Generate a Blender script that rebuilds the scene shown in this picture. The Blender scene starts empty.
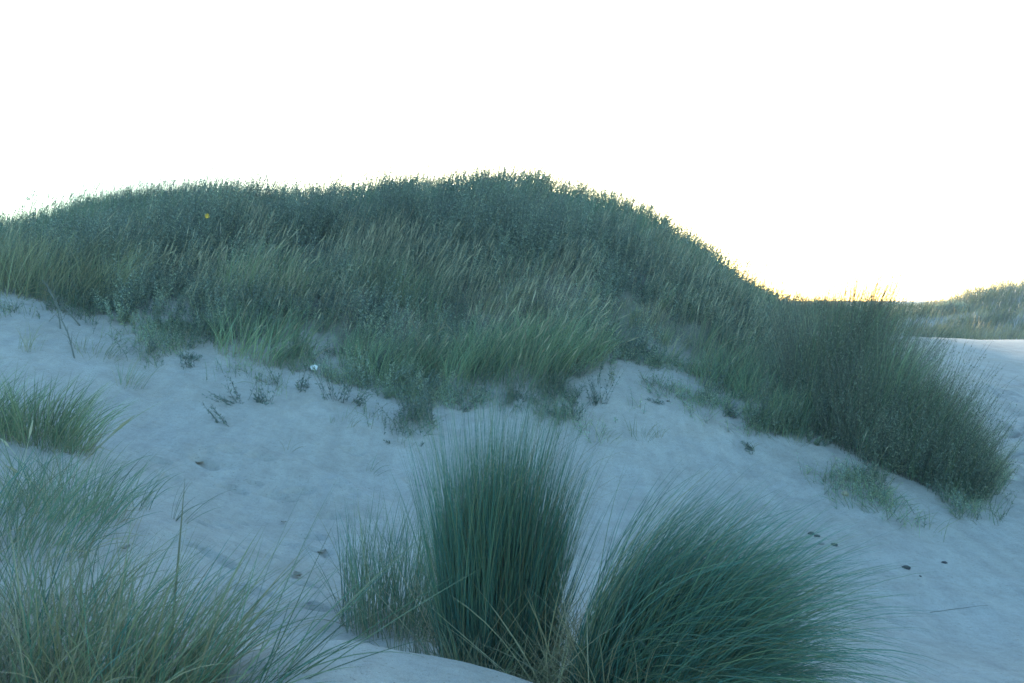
import bpy, math, numpy as np
R = math.radians
rng = np.random.default_rng(7)
scn = bpy.context.scene
COL = scn.collection

# ------------------------------------------------------------ camera
F = 995.0; CZ = 1.6; PITCH = math.atan(41.5/F)
cam = bpy.data.cameras.new("camera"); cam.lens = 35; cam.sensor_width = 36
cam.clip_start = .05; cam.clip_end = 6000
cam.dof.use_dof = True; cam.dof.focus_distance = 5.2; cam.dof.aperture_fstop = 10
co = bpy.data.objects.new("camera", cam); COL.objects.link(co)
co.location = (0, 0, CZ); co.rotation_euler = (R(90)-PITCH, 0, 0)
scn.camera = co

# ------------------------------------------------------------ light
SUN_EL, SUN_AZ = 4.2, 3.0          # azimuth clockwise from +Y
w = bpy.data.worlds.new("World"); scn.world = w; w.use_nodes = True
nt = w.node_tree; bg = nt.nodes["Background"]
sky = nt.nodes.new("ShaderNodeTexSky"); sky.sky_type = 'NISHITA'; sky.sun_disc = False
sky.sun_elevation = R(SUN_EL); sky.sun_rotation = R(SUN_AZ)
sky.air_density = .8; sky.dust_density = .6; sky.ozone_density = 2.4
cast = nt.nodes.new("ShaderNodeMix"); cast.data_type = 'RGBA'; cast.blend_type = 'MULTIPLY'; cast.inputs[0].default_value = 1
cast.inputs[7].default_value = (1.0, 1.05, .94, 1)
nt.links.new(sky.outputs[0], cast.inputs[6]); nt.links.new(cast.outputs[2], bg.inputs[0]); bg.inputs[1].default_value = .15
sl = bpy.data.lights.new("sun", 'SUN'); sl.energy = 2.0; sl.angle = R(.5); sl.color = (1, .88, .74)
so = bpy.data.objects.new("sun", sl); COL.objects.link(so)
so.rotation_euler = (R(90-SUN_EL), 0, R(180-SUN_AZ))
so.location = (0, 0, 20)
vs = scn.view_settings
vs.view_transform = 'Standard'; vs.look = 'None'; vs.gamma = 1; vs.exposure = 3.14
vs.use_curve_mapping = False

# ------------------------------------------------------------ noise
def _h(ix, iy, s):
    n = (ix*374761393 + iy*668265263 + s*1442695041) & 0xffffffff
    n = ((n ^ (n >> 13))*1274126177) & 0xffffffff
    return ((n ^ (n >> 16)) & 0xffff)/65535.0
def vnoise(x, y, s=0):
    x = np.asarray(x, float); y = np.asarray(y, float)
    ix = np.floor(x).astype(np.int64); iy = np.floor(y).astype(np.int64)
    fx = x-ix; fy = y-iy; fx = fx*fx*(3-2*fx); fy = fy*fy*(3-2*fy)
    a = _h(ix, iy, s); b = _h(ix+1, iy, s); c = _h(ix, iy+1, s); d = _h(ix+1, iy+1, s)
    return (a*(1-fx)+b*fx)*(1-fy)+(c*(1-fx)+d*fx)*fy
def fbm(x, y, s=0, o=4):
    r = 0; a = .5; t = 0
    for k in range(o):
        r = r+a*vnoise(x*2**k, y*2**k, s+k*17); t += a; a *= .5
    return r/t
def sstep(a, b, x):
    t = np.clip((x-a)/(b-a), 0, 1); return t*t*(3-2*t)

# ------------------------------------------------------------ terrain
# section profiles across the valley and the dune: (distance, line of sight row)
def zrow(d, py):
    v = (341.5-py)/F
    return CZ+d*(-math.sin(PITCH)+v*math.cos(PITCH))/(math.cos(PITCH)+v*math.sin(PITCH))
SEC = {
 -350: [(2.5,700),(4,540),(6,430),(8,365),(10,305),(12,262),(14,240),(16,235),(20,250)],
 0:   [(2.5,735),(4,565),(6,452),(7.5,403),(9,340),(10.5,295),(12,266),(14,252),(16,249),(19,262)],
 150: [(2.5,760),(4,600),(6,500),(7.5,448),(9,382),(10,345),(12,268),(14,221),(15.5,207),(17,210),(20,238)],
 95: [(2.5,752),(4,586),(6,482),(7.5,431),(9,366),(10.5,320),(12,268),(14,223),(15.5,209),(17,214),(20,244)],
 300: [(2.2,735),(3,637),(3.5,662),(4.2,642),(5,600),(6.5,532),(8,464),(9.2,405),(10.5,352),(12.5,272),(14,227),(15.5,209),(17,208),(20,236)],
 450: [(2.2,765),(3,655),(3.5,682),(4.1,660),(5.5,592),(7.4,518),(8.8,455),(9.9,405),(12,322),(13.5,250),(15,203),(16.5,191),(20,222)],
 560: [(2.2,800),(3,690),(3.5,700),(4.0,676),(5.6,598),(7.8,512),(9.2,445),(10.1,398),(12,322),(14,238),(15.8,197),(17.3,193),(20,222)],
 650: [(3,745),(3.9,690),(6,598),(8,514),(9.4,445),(10.2,402),(12,336),(14,260),(15.7,231),(17,231),(20,252)],
 720: [(3,765),(4,692),(6,602),(8,520),(9.4,455),(10.1,416),(12,360),(14,292),(15.5,275),(17,279),(20,300)],
 780: [(3,775),(4,697),(6,606),(8,520),(9.2,462),(9.9,430),(12,378),(13.5,345),(15,335),(18,332),(24,329)],
 850: [(3,785),(4,703),(6,612),(7.8,524),(8.8,476),(10,425),(11,393),(12.5,372),(15,354),(20,339),(24,333)],
 920: [(3,790),(4,710),(6,620),(7.5,540),(8.5,500),(10,443),(11.5,408),(14,374),(18,350),(22,339),(25,337)],
 1000:[(3,795),(4,715),(6,625),(7.5,552),(9,497),(10.5,455),(14,395),(18,362),(22,344),(25,340)],
 1100:[(3,795),(4,715),(6,622),(7.5,550),(9,492),(10.5,448),(14,388),(18,356),(22,341),(25,338)],
 1400:[(3,770),(4,690),(6,590),(7.5,520),(9,465),(10.5,428),(14,370),(18,340),(22,330),(25,328)],
}
BG = {-350:1.6, 0:1.2, 300:5.2, 450:6.4, 600:6.4, 650:5.2, 700:3.7, 740:2.2, 780:zrow(48,309), 850:zrow(48,311), 900:zrow(48,312), 950:zrow(48,305), 985:zrow(48,297), 1030:zrow(48,286), 1100:zrow(48,278), 1400:2.6}  # middle entries: unseen ridge added to keep the sun off the crest
def pchip(x, y, q):
    x = np.asarray(x, float); y = np.asarray(y, float); q = np.clip(q, x[0], x[-1])
    h = np.diff(x); s = np.diff(y)/h; m = np.zeros_like(y)
    for i in range(1, len(x)-1):
        if s[i-1]*s[i] > 0:
            w1 = 2*h[i]+h[i-1]; w2 = h[i]+2*h[i-1]
            m[i] = (w1+w2)/(w1/s[i-1]+w2/s[i])
    m[0] = 0 if x[0] > 1 else s[0]; m[-1] = 0
    i = np.clip(np.searchsorted(x, q)-1, 0, len(x)-2)
    t = (q-x[i])/h[i]
    return ((2*t**3-3*t**2+1)*y[i]+(t**3-2*t**2+t)*h[i]*m[i]+(-2*t**3+3*t**2)*y[i+1]+(t**3-t**2)*h[i]*m[i+1])
DG = np.arange(1.5, 90, .1)
cols = sorted(SEC); UC = np.array([(p-512)/F for p in cols])
bgk = sorted(BG); BGU = np.array([(p-512)/F for p in bgk]); BGZ = [BG[k] for k in bgk]
tab = []
for p, u in zip(cols, UC):
    s = [(d, zrow(d, r)) for d, r in SEC[p]]
    b = float(pchip(BGU, BGZ, u))
    if s[-1][0] < 22: s += [(24, max(.6, s[-1][1]-1.2))]
    s += [(33, .1), (38, b*.45), (47.5, b), (50, b-.05), (64, .2), (90, .4)]
    tab.append(pchip([a for a, _ in s], [z for _, z in s], DG))
tab = np.array(tab)
UG = np.linspace(UC[0], UC[-1], 700)
T = np.array([pchip(UC, tab[:, j], UG) for j in range(len(DG))]).T
def gblur(a, s, ax):
    n = int(3*s)+1; k = np.exp(-.5*(np.arange(-n, n+1)/s)**2); k /= k.sum()
    p = [(0, 0), (0, 0)]; p[ax] = (n, n); b = np.pad(a, p, mode='edge')
    return np.apply_along_axis(lambda v: np.convolve(v, k, 'valid'), ax, b)
T = gblur(gblur(T, 12, 0), 1.0, 1)
def base_h(x, y):
    d = np.maximum(y, 2.5); u = np.clip(x/d, UG[0], UG[-1]-1e-6)
    fu = (u-UG[0])/(UG[1]-UG[0]); fd = np.clip((d-DG[0])/.1, 0, len(DG)-1.001)
    i = fu.astype(int); j = fd.astype(int); a = fu-i; b = fd-j; i2 = np.minimum(i+1, len(UG)-1)
    z = (T[i, j]*(1-a)+T[i2, j]*a)*(1-b)+(T[i, j+1]*(1-a)+T[i2, j+1]*a)*b
    r = np.hypot(x, y-12)
    far = (fbm(x/34, y/34, 5)-.5)*3.2-1.2
    k = sstep(50, 95, r)
    return z*(1-k)+far*k
def pix2ground_f(px, py, hf):
    v = (341.5-py)/F; dx = (px-512)/F; dy = math.cos(PITCH)+v*math.sin(PITCH); dz = -math.sin(PITCH)+v*math.cos(PITCH)
    t = np.arange(1.8, 70, .01)
    X = dx*t; Y = dy*t; Z = CZ+dz*t
    h = hf(X, Y); k = np.argmax(Z <= h)
    return float(X[k]), float(Y[k])
# foot line of the thick growth and its rear edge, as distance along each bearing
_foot = [(-350,306),(-60,300),(0,296),(45,292),(80,300),(120,325),(180,345),(240,352),(300,364),(345,385),(400,406),(440,400),(475,382),(520,378),(560,392),(600,398),(636,372),(665,368),(700,392),(745,410),(785,424),(835,458),(885,484),(930,500),(960,500),(984,490)]
FU = []; FD = []
for px, py in _foot:
    x, y = pix2ground_f(px, py, base_h); FU.append(x/y); FD.append(y)
# footprints trodden in the hollow
frng = np.random.default_rng(21)
PRINTS = []
for px, py in [(150,462),(205,470),(232,492),(262,472),(300,500),(352,502),(330,520),(240,520),(215,560),(285,545),(310,538),(318,552),(262,592),(365,520),(180,545),(342,560),(300,585),(275,560),(390,540),(200,600),(250,620),(322,612)]:
    x, y = pix2ground_f(px, py, base_h)
    PRINTS.append((x, y, frng.uniform(-.5, .5)+1.5, frng.uniform(.65, .95), frng.uniform(.020, .036)))
for k in range(34):
    x, y = pix2ground_f(frng.uniform(150, 430), frng.uniform(448, 625), base_h)
    PRINTS.append((x, y, frng.uniform(-.5, .5)+1.5, frng.uniform(.4, .75), frng.uniform(.014, .026)))
for k in range(70):
    px = frng.uniform(955, 1180); py = frng.uniform(375, 490)
    x, y = pix2ground_f(px, py, base_h)
    PRINTS.append((x, y, frng.uniform(-1.5, 1.5), frng.uniform(.9, 1.4), frng.uniform(.03, .06)))
_b = [pix2ground_f(a_, b_, base_h) for a_, b_ in [(118,430),(170,440),(230,455),(290,472),(345,492),(400,512),(460,535)]]
BX = [q[0] for q in _b]; BY = [q[1] for q in _b]
def hgt(x, y):
    x = np.asarray(x, float); y = np.asarray(y, float)
    z = base_h(x, y)
    near = 1-sstep(30, 60, np.hypot(x, y-10))
    z = z+(fbm(x*1.1, y*1.1, 31)-.5)*.075*near*sstep(2, 4.5, y)
    # wind scour lines that run down to the right across the slip face
    s = x*.80+y*.60
    z = z+(fbm(s*4.5, (x*.6-y*.8)*.30, 77, 3)-.5)*.042*near*sstep(4, 7, y)
    z = z+(fbm(x*6, y*6, 44, 3)-.5)*.024*near
    u_ = x/np.maximum(y, .1); back = sstep(.5, 2.2, y-np.interp(u_, FU, FD))*(1-sstep(19, 24, y))*(u_ < .36)
    z = z+(fbm(x*.85, y*.85, 101, 2)-.5)*.42*back*(1-.55*sstep(13.2, 14.8, y))
    # trodden ground by the right foot of the dune and in the hollow
    k = sstep(3.4, 5.2, x)*sstep(8.6, 9.6, y)*(1-sstep(13, 18, y))
    z = z+(fbm(x*3.5, y*3.5, 91, 3)-.5)*.10*k
    # soft bank edge that runs diagonally along the foot of the slip face
    yb = np.interp(x, BX, BY); q = y-yb; on = sstep(BX[0], BX[0]+.6, x)*(1-sstep(BX[-1]-1.0, BX[-1], x))
    z = z+on*.11*np.where(q < 0, np.exp(-(q/.55)**2), np.exp(-(q/.16)**2))
    k2 = np.exp(-(((x+1.7)/1.3)**2+((y-6.2)/1.5)**2))
    z = z+(fbm(x*5.0, y*4.0, 92, 3)-.5)*.035*k2
    for fx, fy, a, s, dp in PRINTS:
        m = (np.abs(x-fx) < .5) & (np.abs(y-fy) < .5)
        if not np.any(m): continue
        dx = x[m]-fx; dy = y[m]-fy
        u = (dx*math.cos(a)+dy*math.sin(a))/(.07*s); v = (-dx*math.sin(a)+dy*math.cos(a))/(.13*s)
        q = u*u+v*v
        zz = -1.15*dp*np.exp(-q*q)+dp*.4*np.exp(-((np.sqrt(q)-1.5)/.35)**2)
        z = z.copy(); z[m] += zz
    return z
def H1(x, y): return float(hgt(np.array([x]), np.array([y]))[0])
def P(px, py):
    x, y = pix2ground_f(px, py, base_h)
    return x, y, H1(x, y)

# ------------------------------------------------------------ materials
def mat(name):
    m = bpy.data.materials.new(name); m.use_nodes = True
    n = m.node_tree; b = n.nodes["Principled BSDF"]; return m, n, b
def plain(name, c, rough=.8, bump=None):
    m, n, b = mat(name); b.inputs["Roughness"].default_value = rough
    tx = n.nodes.new("ShaderNodeTexNoise"); tx.inputs["Scale"].default_value = 60; tx.inputs["Detail"].default_value = 4
    g = n.nodes.new("ShaderNodeNewGeometry"); n.links.new(g.outputs["Position"], tx.inputs["Vector"])
    mx = n.nodes.new("ShaderNodeMix"); mx.data_type = 'RGBA'
    mx.inputs[6].default_value = (*[k*.75 for k in c], 1); mx.inputs[7].default_value = (*[min(1, k*1.2) for k in c], 1)
    n.links.new(tx.outputs[0], mx.inputs[0]); n.links.new(mx.outputs[2], b.inputs["Base Color"])
    if bump:
        bp = n.nodes.new("ShaderNodeBump"); bp.inputs["Strength"].default_value = bump; bp.inputs["Distance"].default_value = .01
        n.links.new(tx.outputs[0], bp.inputs["Height"]); n.links.new(bp.outputs[0], b.inputs["Normal"])
    return m

def sand_mat():
    m, n, b = mat("pale dune sand"); L = n.links; N = n.nodes.new
    g = N("ShaderNodeNewGeometry")
    def noise(scale, det=5, rough=.6, vec=None, stretch=None):
        t = N("ShaderNodeTexNoise"); t.inputs["Scale"].default_value = scale; t.inputs["Detail"].default_value = det; t.inputs["Roughness"].default_value = rough
        if stretch:
            mp = N("ShaderNodeMapping"); mp.inputs["Rotation"].default_value = (0, 0, R(stretch[1])); mp.inputs["Scale"].default_value = stretch[0]
            L.new(g.outputs["Position"], mp.inputs["Vector"]); L.new(mp.outputs[0], t.inputs["Vector"])
        else: L.new(g.outputs["Position"], t.inputs["Vector"])
        return t.outputs[0]
    n1 = noise(1.3, 6); n2 = noise(5.5, 6); n3 = noise(240, 3, .8); ns = noise(1.0, 5, .6, stretch=((7.5, .8, 1), -38))
    def ramp(src, a, b2, c0, c1):
        r = N("ShaderNodeValToRGB"); r.color_ramp.elements[0].position = a; r.color_ramp.elements[1].position = b2
        r.color_ramp.elements[0].color = (*c0, 1); r.color_ramp.elements[1].color = (*c1, 1); L.new(src, r.inputs[0]); return r.outputs[0]
    def mul(a, c):
        x = N("ShaderNodeMix"); x.data_type = 'RGBA'; x.blend_type = 'MULTIPLY'; x.inputs[0].default_value = 1
        L.new(a, x.inputs[6]); L.new(c, x.inputs[7]); return x.outputs[2]
    c = ramp(n1, .3, .72, (.43, .385, .33), (.49, .455, .41))
    c = mul(c, ramp(n2, .28, .6, (.88, .87, .86), (1, 1, 1)))
    c = mul(c, ramp(ns, .3, .62, (.87, .87, .88), (1, 1, 1)))
    c = mul(c, ramp(noise(75, 2, .5), .27, .36, (.62, .60, .57), (1, 1, 1)))
    c = mul(c, ramp(noise(22, 4, .7), .25, .55, (.90, .90, .89), (1, 1, 1)))
    c = mul(c, ramp(n3, .25, .6, (.72, .70, .68), (1, 1, 1)))
    # organic dust and litter where plants grow
    at = N("ShaderNodeAttribute"); at.attribute_name = "litter"
    n4 = noise(24, 5, .7)
    mt = N("ShaderNodeMath"); mt.operation = 'MULTIPLY_ADD'; L.new(n4, mt.inputs[0]); mt.inputs[1].default_value = 1.3; mt.inputs[2].default_value = -.62
    ad = N("ShaderNodeMath"); ad.operation = 'ADD'; ad.use_clamp = True; L.new(mt.outputs[0], ad.inputs[0]); L.new(at.outputs["Fac"], ad.inputs[1])
    gate = N("ShaderNodeMath"); gate.operation = 'MULTIPLY'; gate.use_clamp = True; L.new(ad.outputs[0], gate.inputs[0]); L.new(at.outputs["Fac"], gate.inputs[1])
    mx = N("ShaderNodeMix"); mx.data_type = 'RGBA'; L.new(gate.outputs[0], mx.inputs[0]); L.new(c, mx.inputs[6]); mx.inputs[7].default_value = (.12, .115, .075, 1)
    L.new(mx.outputs[2], b.inputs["Base Color"]); b.inputs["Roughness"].default_value = .95
    b.inputs["Specular IOR Level"].default_value = .15
    # relief: ripples + grains
    h1 = noise(9, 5, .65, stretch=((1, .45, 1), -35)); h2 = noise(48, 4, .7)
    def bump(h, st, d, prev=None):
        bp = N("ShaderNodeBump"); bp.inputs["Strength"].default_value = st; bp.inputs["Distance"].default_value = d
        L.new(h, bp.inputs["Height"]); 
        if prev: L.new(prev, bp.inputs["Normal"])
        return bp.outputs[0]
    o = bump(h1, .8, .035); o = bump(h2, .7, .008, o); o = bump(n3, .5, .003, o); L.new(o, b.inputs["Normal"])
    return m

def leaf_mat(name, stops, bright=(.75, 1.3), trans=.3, root=(.20, .17, .09), rooty=.12, rough=.55, spec=.35):
    """stops: colours along the dryness attribute; G is the place along the blade, B a random number."""
    m, n, b = mat(name); L = n.links; N = n.nodes.new
    at = N("ShaderNodeAttribute"); at.attribute_name = "tint"
    sp = N("ShaderNodeSeparateColor"); L.new(at.outputs["Color"], sp.inputs[0])
    r = N("ShaderNodeValToRGB"); e = r.color_ramp.elements
    e[0].position = stops[0][0]; e[0].color = (*stops[0][1], 1); e[1].position = stops[-1][0]; e[1].color = (*stops[-1][1], 1)
    for p, c in stops[1:-1]: k = e.new(p); k.color = (*c, 1)
    L.new(sp.outputs[0], r.inputs[0])
    mr = N("ShaderNodeMapRange"); L.new(sp.outputs[2], mr.inputs[0]); mr.inputs[3].default_value = bright[0]; mr.inputs[4].default_value = bright[1]
    hs = N("ShaderNodeHueSaturation"); L.new(r.outputs[0], hs.inputs["Color"]); L.new(mr.outputs[0], hs.inputs["Value"])
    rt = N("ShaderNodeMapRange"); L.new(sp.outputs[1], rt.inputs[0]); rt.inputs[1].default_value = rooty; rt.inputs[2].default_value = 0; rt.inputs[3].default_value = 0; rt.inputs[4].default_value = .85
    mx = N("ShaderNodeMix"); mx.data_type = 'RGBA'; L.new(rt.outputs[0], mx.inputs[0]); L.new(hs.outputs[0], mx.inputs[6]); mx.inputs[7].default_value = (*root, 1)
    L.new(mx.outputs[2], b.inputs["Base Color"]); b.inputs["Roughness"].default_value = rough; b.inputs["Specular IOR Level"].default_value = spec
    tr = N("ShaderNodeBsdfTranslucent"); L.new(mx.outputs[2], tr.inputs[0])
    ms = N("ShaderNodeMixShader"); ms.inputs[0].default_value = trans; L.new(b.outputs[0], ms.inputs[1]); L.new(tr.outputs[0], ms.inputs[2])
    L.new(ms.outputs[0], n.nodes["Material Output"].inputs[0])
    return m
M = {}
M['sand'] = sand_mat()
M['marram'] = leaf_mat("marram leaf", [(0, (.065, .175, .135)), (.3, (.12, .20, .11)), (.6, (.20, .20, .10)), (1, (.32, .28, .17))], rough=.36, spec=.6, bright=(.5, 1.5))
M['grass'] = leaf_mat("dune grass leaf", [(0, (.16, .25, .16)), (.4, (.20, .27, .14)), (.7, (.31, .31, .17)), (1, (.36, .31, .18))], trans=.45, bright=(.4, 1.7))
M['willow'] = leaf_mat("grey green shrub leaf", [(0, (.23, .29, .24)), (.5, (.27, .32, .20)), (1, (.34, .32, .20))], bright=(.3, 1.75), root=(.08, .065, .05), rooty=.0, trans=.4, rough=.5)
M['stem'] = leaf_mat("brown stem", [(0, (.09, .10, .075)), (1, (.16, .14, .09))], root=(.07, .055, .04), trans=0)
M['far'] = leaf_mat("far grass leaf", [(0, (.055, .08, .04)), (.45, (.13, .15, .06)), (1, (.38, .30, .15))], trans=.4, bright=(.5, 1.5))
M['straw'] = leaf_mat("dry straw", [(0, (.27, .26, .16)), (1, (.43, .40, .27))], trans=.25, root=(.2, .15, .09))

# ------------------------------------------------------------ mesh helpers
def build(name, parts, material, parent=None, loc=None):
    V = np.concatenate([p[0] for p in parts]); C = np.concatenate([p[2] for p in parts])
    off = 0; Fs = []
    for p in parts: Fs.append(p[1]+off); off += len(p[0])
    Fq = np.concatenate(Fs)
    if loc is not None: V = V-np.array(loc)
    me = bpy.data.meshes.new(name); me.vertices.add(len(V)); me.vertices.foreach_set("co", V.astype(np.float32).ravel())
    me.loops.add(Fq.size); me.loops.foreach_set("vertex_index", Fq.astype(np.int32).ravel())
    me.polygons.add(len(Fq)); me.polygons.foreach_set("loop_start", np.arange(0, Fq.size, 4, dtype=np.int32))
    me.polygons.foreach_set("use_smooth", np.ones(len(Fq), bool))
    ca = me.color_attributes.new("tint", 'FLOAT_COLOR', 'POINT')
    ca.data.foreach_set("color", np.concatenate([C, np.ones((len(C), 1))], 1).astype(np.float32).ravel())
    me.update(calc_edges=True); me.validate()
    me.materials.append(material)
    o = bpy.data.objects.new(name, me); COL.objects.link(o)
    if parent: o.parent = parent
    elif loc is not None: o.location = loc
    return o
def curve(base, L, az, th0, kap, S, pw=1.0, wob=0):
    n = len(L); t = np.linspace(0, 1, S+1)[None, :]
    th = th0[:, None]+kap[:, None]*t**pw
    a = az[:, None]+wob*(t-.3)*rng.normal(0, 1, (n, 1))
    d = np.stack([np.sin(th)*np.sin(a), np.sin(th)*np.cos(a), np.cos(th)], -1)
    step = (d[:, :-1]+d[:, 1:])*.5*(L[:, None, None]/S)
    p = np.concatenate([np.zeros((n, 1, 3)), np.cumsum(step, 1)], 1)+base[:, None, :]
    return p, d, a, np.repeat(t, n, 0)
def ribbons(p, d, a, t, W, prof, dry, rnd, roll=None, thick=False):
    n, K = t.shape
    side = np.stack([np.cos(a), -np.sin(a), np.zeros_like(a)], -1)
    nor = np.cross(d, side)
    r = (rng.uniform(-1.3, 1.3, n) if roll is None else roll)[:, None, None]
    s = side*np.cos(r)+nor*np.sin(r)
    q = -side*np.sin(r)+nor*np.cos(r)
    wd = (W[:, None]*prof(t))[..., None]*.5
    rows = [p-s*wd, p+q*wd*.45, p+s*wd] if thick else [p-s*wd, p+s*wd]
    m = len(rows)
    V = np.stack(rows, 2).reshape(-1, 3)
    base = (np.arange(n)*K*m)[:, None, None]+(np.arange(K-1)*m)[None, :, None]+np.arange(m-1)[None, None, :]
    Fq = np.stack([base, base+1, base+1+m, base+m], -1).reshape(-1, 4)
    C = np.stack([np.repeat(dry[:, None], K, 1), t, np.repeat(rnd[:, None], K, 1)], -1)
    C = np.repeat(C[:, :, None, :], m, 2).reshape(-1, 3)
    return V, Fq, C
blade_prof = lambda t: np.clip(.75+.5*t, 0, 1)*np.clip(1-t**2.6, 0, 1)+.02
stem_prof = lambda t: 1-.7*t
def head_prof(t):
    k = np.clip((t-.80)/.20, 0, 1); return .22+.78*np.sin(np.pi*np.clip(k, 0, 1))**.6*(t > .79)
def clump(base):
    k = fbm(base[:, 0]*3.1, base[:, 1]*2.6, 303, 3); return np.clip((k-.5)*3.0+.5, 0, 1)
def blades(base, L, W, az, th0, kap, dry, S=5, pw=1.0, wob=.25, thick=False, prof=blade_prof, roll=None, rnd=None):
    n = len(L); p, d, a, t = curve(base, L, az, th0, kap, S, pw, wob)
    return ribbons(p, d, a, t, W, prof, dry, .5*rng.random(n)+.5*clump(base) if rnd is None else rnd, roll, thick)
def heads(base, L, W, az, th0, kap, dry, S=10):
    n = len(L); p, d, a, t = curve(base, L, az, th0, kap, S, 1.4, .1); r = rng.uniform(0, 3, n); q = rng.random(n)
    return [ribbons(p, d, a, t, W, head_prof, dry, q, r), ribbons(p, d, a, t, W, head_prof, dry, q, r+1.57)]
def leaves(base, L, az, th0, kap, nl, size, dry, S=6, t0=.15, stemw=.004, spread=.95, ratio=.36, tone=None):
    """leafy shoots: returns (leaf part, stem part)"""
    n = len(L); p, d, a, t = curve(base, L, az, th0, kap, S, 1.3, .2)
    st = ribbons(p, d, a, t, np.full(n, stemw), stem_prof, np.clip(dry, 0, 1), rng.random(n))
    st2 = ribbons(p, d, a, t, np.full(n, stemw), stem_prof, np.clip(dry, 0, 1), rng.random(n), np.full(n, 1.57))
    tt = t0+(1-t0)*np.linspace(0, 1, nl)[None, :]+rng.normal(0, .4/nl, (n, nl)); tt = np.clip(tt, 0, .999)
    f = tt*S; i = f.astype(int); fr = (f-i)[..., None]; I = np.arange(n)[:, None]
    c = p[I, i]*(1-fr)+p[I, i+1]*fr; dd = d[I, i]
    ref = np.stack([np.cos(a[I, i]), -np.sin(a[I, i]), 0*a[I, i]], -1); n2 = np.cross(dd, ref)
    ph = (np.arange(nl)*2.4)[None, :]+rng.uniform(0, 6.3, (n, 1))+rng.normal(0, .3, (n, nl)); ph = ph[..., None]
    out = ref*np.cos(ph)+n2*np.sin(ph)
    sp = (spread+rng.normal(0, .2, (n, nl)))[..., None]
    ld = dd*np.cos(sp)+out*np.sin(sp)
    wv = np.cross(dd, out); tw = rng.normal(0, .5, (n, nl))[..., None]
    nn = np.cross(ld, wv); wv = wv*np.cos(tw)+nn*np.sin(tw)
    ls = (size*(1.1-.55*tt)*rng.uniform(.7, 1.25, (n, nl)))[..., None]
    A = c; B = c+ld*ls*.45-wv*ls*ratio*.5+nn*ls*.04; D = c+ld*ls*.45+wv*ls*ratio*.5+nn*ls*.04; E = c+ld*ls
    V = np.stack([A, B, E, D], 2).reshape(-1, 3)
    k = np.arange(n*nl)*4; Fq = np.stack([k, k+1, k+2, k+3], -1)
    q = np.clip(dry[:, None]+rng.normal(0, .12, (n, nl)), 0, 1); rd = np.clip(rng.random((n, 1))*.2+rng.random((n, nl))*.25+.55*(clump(base) if tone is None else tone)[:, None], 0, 1)
    C = np.stack([q, np.full_like(q, .6), rd], -1).reshape(-1, 1, 3).repeat(4, 1).reshape(-1, 3)
    return (V, Fq, C), st, st2
def on_ground(x, y, sink=.01):
    return np.stack([x, y, hgt(x, y)-sink], -1)
def tag(o, label=None, cat=None, group=None, kind=None):
    for k, v in (("label", label), ("category", cat), ("group", group), ("kind", kind)):
        if v: o[k] = v
    return o
def thing(name, loc, label, cat, group=None):
    o = bpy.data.objects.new(name, None); o.empty_display_size = .1; COL.objects.link(o); o.location = loc
    return tag(o, label, cat, group)
WIND = math.pi/2      # blades lean towards +X

# ------------------------------------------------------------ where things grow
BU = [(-350-512)/F, (700-512)/F, (765-512)/F, (815-512)/F, (860-512)/F, (905-512)/F, (960-512)/F, (985-512)/F]
BD = [22, 22, 18.5, 13.5, 11.6, 10.2, 9.2, 8.6]
def cover(x, y):
    u = x/np.maximum(y, .1)
    f = np.interp(u, FU, FD); b = np.interp(u, BU, BD)
    jag = (fbm(x*1.7, y*1.7, 12)-.5)*1.5
    m = sstep(-.45, 1.2, y-f+jag)**1.7*(1-sstep(-.3, .2, y-b))
    return m*(u < (986-512)/F)

# ------------------------------------------------------------ the ground sheet
def axis(lo, hi, step, far_lo, far_hi, g=1.16):
    a = list(np.arange(lo, hi+1e-6, step)); s = step
    up = [a[-1]]
    while up[-1] < far_hi: s = min(s*g, 60); up.append(up[-1]+s)
    s = step; dn = [a[0]]
    while dn[-1] > far_lo: s = min(s*g, 60); dn.append(dn[-1]-s)
    return np.array(dn[:0:-1]+a+up[1:])
gx = axis(-6.5, 7.5, .027, -2500, 2500); gy = axis(2.4, 12.0, .027, -2500, 2500)
X, Y = np.meshgrid(gx, gy); xf = X.ravel(); yf = Y.ravel(); Z = hgt(xf, yf)
nx, ny = len(gx), len(gy)
idx = (np.arange(ny-1)[:, None]*nx+np.arange(nx-1)[None, :]).ravel()
Fq = np.stack([idx, idx+1, idx+1+nx, idx+nx], -1)
V = np.stack([xf, yf, Z], -1)
gnd = build("sand_ground", [(V, Fq, np.zeros_like(V))], M['sand'])
lit = gnd.data.attributes.new("litter", 'FLOAT', 'POINT')
bgm = sstep(30, 36, yf)*(1-sstep(75, 100, yf))
lv = np.clip(cover(xf, yf)*.85+.0, 0, 1); lv = np.maximum(lv, bgm*.35)
lit.data.foreach_set("value", lv.astype(np.float32))
tag(gnd, kind="structure")

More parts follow.
